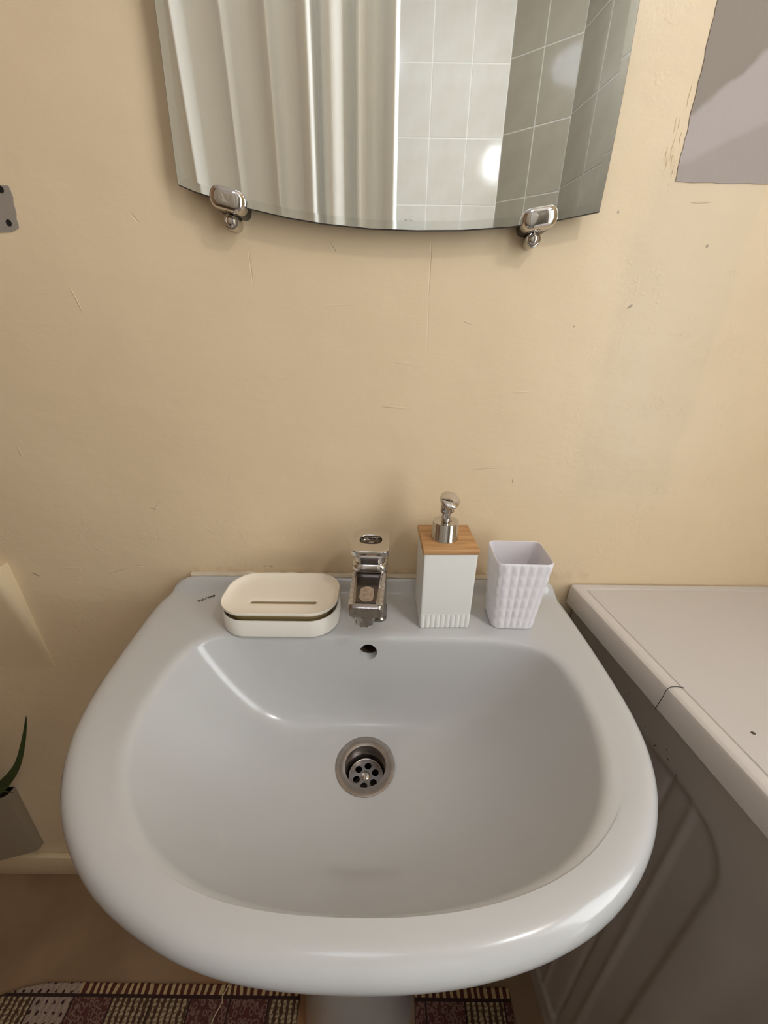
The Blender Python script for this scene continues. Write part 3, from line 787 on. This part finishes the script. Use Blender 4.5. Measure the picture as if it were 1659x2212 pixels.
# ------------------------------------------------------------------ mirror
MI = thing('wall_mirror', 'large frameless mirror with curved sides hanging above the sink', 'mirror', (0.0, 0.0, 1.55))
half = [(-.1954, 1.2834)]
botarc = [(-.1954, 1.2838), (-.1807, 1.2786), (-.1346, 1.2668), (-.0959, 1.2597), (-.0608, 1.2552), (-.0165, 1.2518), (.0281, 1.2508), (.0726, 1.2515), (.1167, 1.2545), (.1601, 1.2598), (.2007, 1.2672)]
right = [(.2012, 1.29), (.2014, 1.3143), (.2012, 1.345), (.2005, 1.375), (.1995, 1.404), (.196, 1.48), (.190, 1.56), (.181, 1.64), (.172, 1.70), (.160, 1.76)]
topa = [(.115, 1.778), (.06, 1.788), (0, 1.792), (-.06, 1.790), (-.12, 1.782), (-.165, 1.770)]
left = [(-.176, 1.70), (-.183, 1.62), (-.187, 1.54), (-.189, 1.47), (-.1895, 1.4005), (-.1906, 1.3744), (-.1922, 1.3463), (-.1938, 1.3160)]
MO = botarc + right + topa + left
MO = [(x, z - 1.55) for x, z in MO]
def dens(p, n):
    out = []
    for i in range(len(p)):
        a, b = p[i], p[(i + 1) % len(p)]
        for k in range(n): out.append((a[0] + (b[0] - a[0]) * k / n, a[1] + (b[1] - a[1]) * k / n))
    return out
def inset(p, k):
    out = []; n = len(p)
    for i in range(n):
        a, b, c = p[i - 1], p[i], p[(i + 1) % n]
        e1 = Vector((b[0] - a[0], b[1] - a[1])).normalized(); e2 = Vector((c[0] - b[0], c[1] - b[1])).normalized()
        n1 = Vector((-e1.y, e1.x)); n2 = Vector((-e2.y, e2.x)); m_ = (n1 + n2); m_ /= max(.3, m_.dot(n1))
        out.append((b[0] + m_.x * k, b[1] + m_.y * k))
    return out
YF, YB = -0.0195, -0.0155
bm = bmesh.new()
inn_ = inset(MO, 0.0075)
f = bm.faces.new([bm.verts.new((x, YF, z)) for x, z in inn_])
bm.normal_update()
o = mesh_obj('mirror_glass', bm, M_mirror, MI, smooth=False)
# the material marks are written in world heights
o.data.transform(Matrix.Translation((0, 0, 1.55))); o.location = (0, 0, -1.55)
bm = bmesh.new(); loft(bm, [[(x, YF, z) for x, z in inn_], [(x, YF + .00012, z) for x, z in inset(MO, 0.0006)]])
mesh_obj('mirror_bevel', bm, M_bevel, MI, smooth=False)
bm = bmesh.new(); loft(bm, [[(x, YF + .00012, z) for x, z in inset(MO, 0.0006)], [(x, YF + .0009, z) for x, z in MO], [(x, YB, z) for x, z in MO]], cap1=True)
mesh_obj('mirror_back', bm, M_mirror_edge, MI, smooth=False)
# stand-offs that hold the glass off the wall at the top
for x in (-.1, .1):
    bm = bmesh.new(); box(bm, x - .012, x + .012, YB, 0.0, .10, .13)
    mesh_obj('spacer', bm, M_dark, MI)

def clip(x, z, ang, kx, kz, label, tilt=0):
    t = thing('mirror_clip', label, 'mirror clip', (x, 0, z), group='mirror clips')
    bm = bmesh.new()
    Mc = Matrix.Rotation(-ang, 4, 'Y') @ Matrix.Rotation(PI / 2, 4, 'X')
    # domed pill cap, local z -> towards the room
    rg = []
    for (s_, zz) in ((1.0, .0155), (1.0, .0225), (.97, .0248), (.90, .0268), (.78, .0283), (.6, .0292), (.35, .0297), (.12, .0299)):
        rg.append([tuple(Mc @ Vector((px * s_, py * (s_ ** 1.1), zz))) for px, py in rrect(.0335, .0185, .0085, 10, 4)])
    loft(bm, rg, True, True)
    mesh_obj('clip_cap', bm, M_chrome, t)
    bm = bmesh.new(); rg = [[tuple(Mc @ Vector((px, py - .002, zz))) for px, py in rrect(.030, .0145, .006, 8, 4)] for zz in (.0, .0160)]
    loft(bm, rg, True, True)
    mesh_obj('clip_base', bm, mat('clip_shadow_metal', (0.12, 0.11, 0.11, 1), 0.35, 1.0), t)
    bm = bmesh.new()
    Mk = Matrix.Translation((kx - x, 0, kz - z)) @ Matrix.Rotation(PI / 2, 4, 'X')
    lathe(bm, [(.0070, 0), (.0072, .008), (.0074, .0140), (.0070, .0155), (.0060, .0160), (.0055, .0152), (.0050, .0158), (.0040, .0172), (.0022, .0180), (.0004, .0182)], 40, M=Mk)
    mesh_obj('screw_knob', bm, M_chrome, t)
    return t
clip(-.1492, 1.2722, math.radians(-13), -.1512, 1.2578, 'left chrome clip and round screw knob at the mirror bottom edge')
clip(.1438, 1.2610, math.radians(9), .1432, 1.2462, 'right chrome clip and round screw knob at the mirror bottom edge')

# ------------------------------------------------------------------ washing machine
WA = thing('washing_machine', 'white washing machine with boxed lid at the right of the sink', 'washing machine', (0.286, -0.004, 0))
# local frame: x to the right, -y towards the camera
WW, WD = 0.50, 0.55
# side panel as height field with embossed recess and ribs
def emb(s_, z):
    """depth in metres, positive = sunk"""
    x0, x1, z0, z1, r = 0.045, 0.286, 0.05, 0.735, 0.05
    sx = s_ - (z - .4) * -0.02
    qx = max(x0 + r - sx, 0, sx - (x1 - r)); qz = max(z0 + r - z, 0, z - (z1 - r))
    d = r - math.hypot(qx, qz)
    inside = sst(d, -0.004, 0.006)
    h = 0.0055 * inside
    h -= 0.0030 * inside * math.exp(-((sx - 0.243) / .0045) ** 2)
    h += 0.0030 * inside * math.exp(-((sx - 0.213) / .0035) ** 2)
    h -= 0.0028 * inside * math.exp(-((sx - 0.172) / .0045) ** 2)
    h += 0.0030 * inside * math.exp(-((sx - 0.130) / .0035) ** 2)
    h -= 0.0028 * inside * math.exp(-((sx - 0.090) / .0045) ** 2)
    h += 0.0035 * math.exp(-((sx - 0.335) / .018) ** 2) * sst(.74 - z, 0, .06)
    return h
bm = bmesh.new()
ny, nz = 220, 150; ZT = 0.799
G = [[bm.verts.new((emb(WD * i / ny, ZT * j / nz), -WD * i / ny, ZT * j / nz)) for j in range(nz + 1)] for i in range(ny + 1)]
for i in range(ny):
    for j in range(nz): bm.faces.new((G[i][j], G[i + 1][j], G[i + 1][j + 1], G[i][j + 1]))
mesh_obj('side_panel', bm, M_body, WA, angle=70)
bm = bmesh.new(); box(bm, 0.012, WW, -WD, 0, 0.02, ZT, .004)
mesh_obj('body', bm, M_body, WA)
# lid: frame with sunk textured panel
LX0, LX1, LY0, LY1 = -0.0130, WW + 0.012, -WD - 0.012, 0.003
bm = bmesh.new()
def lr(i, z, r): return [(x, y, z) for x, y in rrect(LX1 - LX0 - 2 * i, LY1 - LY0 - 2 * i, r, 8, 4, (LX0 + LX1) / 2, (LY0 + LY1) / 2)]
loft(bm, [lr(0, .8005, .004), lr(0, .8285, .006), lr(.0012, .8310, .006), lr(.0035, .8325, .006), lr(.0060, .8329, .006), lr(.0140, .8327, .005), lr(.0146, .8318, .005), lr(.0152, .8318, .005), lr(.0158, .8325, .005)], True, True)
mesh_obj('lid_frame', bm, M_lidframe, WA, angle=30)
bm = bmesh.new(); loft(bm, [lr(.0162, .8322, .005), lr(.0162, .8329, .005), lr(.0170, .8331, .005)], True, True)
mesh_obj('lid_panel', bm, M_lid, WA)
# foot plates
for x, y in ((.04, -.05), (WW - .04, -.05), (.04, -WD + .05), (WW - .04, -WD + .05)):
    bm = bmesh.new(); lathe(bm, [(.02, 0), (.02, .022)], 20, x, y); mesh_obj('foot', bm, M_dark, WA)
# paint chips and scuffs on the side panel
bm = bmesh.new()
for s_, z, L, a in ((.183, .745, .007, .9), (.195, .756, .0025, 0), (.200, .748, .004, -.8), (.214, .742, .005, -.9), (.108, .759, .003, 0), (.131, .767, .0022, 0), (.322, .728, .012, -.5), (.165, .752, .002, 0)):
    c = Vector((emb(s_, z) - .0002, -s_, z)); d_ = Vector((0, -math.cos(a), math.sin(a))) * L / 2; n_ = Vector((0, math.sin(a), math.cos(a))) * .0007
    bm.faces.new([bm.verts.new(c - d_), bm.verts.new(c - d_ * .2 + n_), bm.verts.new(c + d_), bm.verts.new(c + d_ * .1 - n_)])
mesh_obj('paint_chip', bm, M_text, WA, smooth=False)['kind'] = 'stuff'
for ch in WA.children:
    for v in ch.data.vertices: v.co.x -= v.co.y * 0.1157
# hair lying over the lid edge
bm = bmesh.new()
tube(bm, [(0.3105, -0.1850, 0.8334), (0.3045, -0.1838, 0.8335), (0.2985, -0.1842, .8334), (.2945, -.1856, .8330), (.2915, -.1868, .8300), (.2908, -.1875, .8230), (.2905, -.1865, .8120), (.2903, -.1855, .8020)], .00035, 6)
tag(mesh_obj('hair_strand', bm, M_hair), 'thin dark hair bent over the edge of the washing machine lid', 'hair')
bm = bmesh.new(); bmesh.ops.create_icosphere(bm, subdivisions=2, radius=.0016)
for v in bm.verts: v.co.z *= .25; v.co.x *= 1.3
o = tag(mesh_obj('lint_speck', bm, M_text), 'tiny dark speck of lint on the washing machine lid', 'lint'); o.location = (0.3395, -0.2341, 0.8332)

# ------------------------------------------------------------------ rug
bm = bmesh.new()
rx0, rx1, ry0, ry1 = -0.760, 0.255, -0.88, -0.176
pts = []
def seg(a, b, n): 
    for i in range(n): pts.append((a[0] + (b[0] - a[0]) * i / n, a[1] + (b[1] - a[1]) * i / n))
nx0, nx1, ny_ = -0.150, 0.070, -0.300
seg((rx1, ry0), (rx1, ry1), 30); seg((rx1, ry1), (nx1, ry1), 12); seg((nx1, ry1), (nx1, ny_ + .05), 6)
for k in range(9):
    a = -PI / 2 * k / 8; pts.append((nx1 - .05 + .05 * math.cos(a), ny_ + .05 + .05 * math.sin(a)))
for k in range(9):
    a = -PI / 2 - PI / 2 * k / 8; pts.append((nx0 + .05 + .05 * math.cos(a), ny_ + .05 + .05 * math.sin(a)))
seg((nx0, ny_ + .05), (nx0, ry1), 6); seg((nx0, ry1), (rx0, ry1), 50); seg((rx0, ry1), (rx0, ry0), 40); seg((rx0, ry0), (rx1, ry0), 20)
def cornercut(x, y):  # the back left corner is worn round
    if x < -0.62 and y > -0.30:
        k = (-0.62 - x) / 0.14; y = min(y, ry1 - 0.036 * k ** 2.2)
    return x, y + random.uniform(-.0006, .0006)
pts = [cornercut(x, y) for x, y in pts]
pi_ = inset(pts, .002)
loft(bm, [[(x, y, .0003) for x, y in pts], [(x, y, .0040) for x, y in pts], [(x, y, .0055) for x, y in pi_]], True, True)
tag(mesh_obj('rug', bm, rug_mat(), smooth=False), 'brown and cream woven patchwork rug on the floor under the sink', 'rug')
bm = bmesh.new()
tube(bm, [(-.2900, -.174, .0063), (-.2935, -.183, .0068), (-.2980, -.192, .0064), (-.2955, -.200, .0066), (-.3035, -.215, .0066), (-.3075, -.232, .0066), (-.306, -.25, .0066)], .0009, 6)
tag(mesh_obj('loose_thread', bm, mat('pale_thread', srgb(205, 190, 150), .8)), 'pale loose thread lying across the back edge of the rug', 'thread')

# ------------------------------------------------------------------ plant in a wall planter at the left
PL = thing('potted_plant', 'spiky green plant in a grey wall planter at the left edge', 'plant', (-0.695, -0.012, 0.315))
bm = bmesh.new()
rg = []
FRONT = [(-.7557, 0), (-.7557, -.0100), (-.7600, -.0150), (-.7950, -.0250), (-.834, -.036), (-.88, -.047), (-.93, -.055), (-.975, -.055), (-1.01, -.045), (-1.03, -.02), (-1.03, 0)]
def pl(z, k, q=0.0):
    return [(-.885 + (x + .885) * (1 + k) + .695, y * (1 + k * 2.5) + .012 + (q if y < 0 else 0) - .0005, z) for x, y in FRONT]
for z, k in ((-.2030, -.02), (-.2015, 0), (-.02, .11), (.0045, .128), (.0050, .12), (.0040, .10), (-.03, .08)):
    rg.append(pl(z, k))
loft(bm, rg, True, True)
mesh_obj('planter', bm, M_pot, PL)
bm = bmesh.new(); loft(bm, [pl(-.025, .06), pl(-.012, .07)], True, True)
mesh_obj('soil', bm, M_soil, PL)
def leaf(pts, w_, name='leaf'):
    """curved tapering succulent leaf: V-shaped section"""
    pts = [Vector(p) for p in pts]; n = len(pts)
    # resample with Catmull-Rom
    P = []
    for i in range(n - 1):
        p0, p1, p2, p3 = pts[max(i - 1, 0)], pts[i], pts[i + 1], pts[min(i + 2, n - 1)]
        for k in range(6):
            t = k / 6; P.append(0.5 * ((2 * p1) + (p2 - p0) * t + (2 * p0 - 5 * p1 + 4 * p2 - p3) * t * t + (3 * p1 - p0 - 3 * p2 + p3) * t ** 3))
    P.append(pts[-1]); m_ = len(P); bm = bmesh.new(); rg = []
    for i, p in enumerate(P):
        t = (P[min(i + 1, m_ - 1)] - P[max(i - 1, 0)]).normalized(); a = t.cross(Vector((0, 1, .15))).normalized(); b = a.cross(t)
        s_ = i / (m_ - 1); ww = w_ * (1 - s_) ** 0.75 * (0.8 + 0.5 * math.sin(PI * min(s_ * 1.6, 1))) + .0004
        th = ww * .28
        rg.append([tuple(p + a * ww), tuple(p + b * -th * .4 + a * ww * .5), tuple(p - b * th), tuple(p - b * th * .4 - a * ww * .5), tuple(p - a * ww), tuple(p + b * th * .2 - a * ww * .5), tuple(p + b * th * .5), tuple(p + b * th * .2 + a * ww * .5)])
    loft(bm, rg, True, True); return mesh_obj(name, bm, M_leaf, PL)
# local coordinates (world minus (-.695,-.012,.315))
def wl(*p): return [(x + .695, y + .012, z - .315) for x, y, z in p]
leaf(wl((-.80, -.030, .315), (-.765, -.045, .355), (-.700, -.050, .398), (-.640, -.050, .462), (-.5985, -.050, .535), (-.5700, -.050, .597)), .0125)
leaf(wl((-.80, -.030, .310), (-.760, -.05, .372), (-.710, -.05, .396), (-.670, -.050, .392)), .019)
leaf(wl((-.83, -.030, .315), (-.84, -.05, .40), (-.87, -.06, .50), (-.86, -.07, .60)), .012)
leaf(wl((-.84, -.030, .315), (-.90, -.05, .36), (-.97, -.07, .40)), .012)
leaf(wl((-.82, -.030, .315), (-.80, -.08, .36), (-.79, -.13, .33), (-.745, -.150, .20)), .011)
# ------------------------------------------------------------------ shower curtain and bath (seen in the mirror)
BA = thing('bathtub', 'white bathtub behind the curtain along the far wall', 'bathtub', (-0.33, -1.255, 0))
bm = bmesh.new()
def tr(w_, d_, r, z): return [(x, y, z) for x, y in rrect(w_, d_, r, 10, 6)]
loft(bm, [tr(1.48, .64, .05, 0), tr(1.50, .665, .06, .50), tr(1.52, .68, .06, .56), tr(1.50, .665, .06, .575), tr(1.38, .58, .12, .57), tr(1.34, .54, .14, .50), tr(1.15, .42, .16, .18), tr(.9, .3, .14, .15)], True, True)
mesh_obj('tub', bm, M_ceramic, BA)
CT = thing('shower_curtain', 'white pleated shower curtain hanging on a rod over the bath', 'shower curtain', (0, -0.86, 0))
def cur(u):   # pleat profile: offset from the hanging plane, u = metres left of the right hem
    return 0.0
import functools
folds = [0.0, .030, .062, .098, .135, .172, .205, .245, .290, .335, .385, .43, .48, .53, .585, .64, .70, .76, .82, .88, .95, 1.02, 1.09]
bm = bmesh.new(); V = []
NU, NZ = 560, 10
def cy_(u, zt_):
    k = 0
    while k < len(folds) - 2 and u > folds[k + 1]: k += 1
    t = (u - folds[k]) / (folds[k + 1] - folds[k]); t = min(max(t, 0), 1)
    s1 = math.sin(PI * t); sg = 1 if k % 2 == 0 else -0.9
    amp = .040 * (0.75 + .35 * math.sin(k * 2.3))
    return sg * amp * s1 ** 0.8
for iz in range(NZ + 1):
    z = 0.35 + (2.08 - 0.35) * iz / NZ; row = []
    for iu in range(NU + 1):
        u = 1.09 * iu / NU
        y = cy_(u, z) * (0.75 + .35 * (1 - iz / NZ))
        x = 0.0165 - u + .012 * math.sin(u * 60 + .6) * (1 if iu else 0) + .006 * math.sin(z * 3 + u * 9) * min(1, u * 10)
        row.append(bm.verts.new((x, y, z)))
    V.append(row)
for i in range(NZ):
    for j in range(NU): bm.faces.new((V[i][j], V[i][j + 1], V[i + 1][j + 1], V[i + 1][j]))
o = mesh_obj('curtain_cloth', bm, curtain_mat(), CT, angle=80)
md = o.modifiers.new('s', 'SOLIDIFY'); md.thickness = .0012
bm = bmesh.new(); tube(bm, [(-.005, 0, .35), (-.005, 0, 1.2), (-.005, 0, 2.08)], .0052, 8)
bmesh.ops.translate(bm, verts=bm.verts, vec=(.0215, 0, 0)); mesh_obj('hem', bm, mat('hem_white', srgb(240, 240, 236), .6), CT)
bm = bmesh.new()
for v in (0,): tube(bm, [(-1.12, 0, 2.11), (0, 0, 2.11), (.78, 0, 2.11)], .012, 16)
mesh_obj('rod', bm, M_chrome, CT)

# ------------------------------------------------------------------ globe lamp and added ceiling fill
LP = thing('globe_lamp', 'white glass globe lamp hanging at the right behind the camera', 'lamp', (0.613, -0.80, 2.5))
bm = bmesh.new(); bmesh.ops.create_uvsphere(bm, u_segments=32, v_segments=16, radius=.062)
o = mesh_obj('globe', bm, M_bulb, LP); o.location = (0, 0, -.45)
bm = bmesh.new(); lathe(bm, [(.05, 0), (.05, -.02), (.03, -.03), (.006, -.035), (.006, -.36), (.028, -.365), (.028, -.385)], 24); mesh_obj('stem', bm, M_chrome, LP)
CL = thing('ceiling_fill', 'round ceiling fill light added over the room, out of view', 'lamp', (-0.10, -0.80, 2.5))  # unseen glowing disc added as soft overhead fill
bm = bmesh.new(); lathe(bm, [(.19, 0), (.19, -.03), (.18, -.035)], 40); mesh_obj('fill_base', bm, M_ceiling, CL)
bm = bmesh.new(); lathe(bm, [(.178, -.035), (.17, -.055), (.13, -.075), (.07, -.085), (.0005, -.088)], 40); mesh_obj('diffuser', bm, M_ceil_fill, CL)
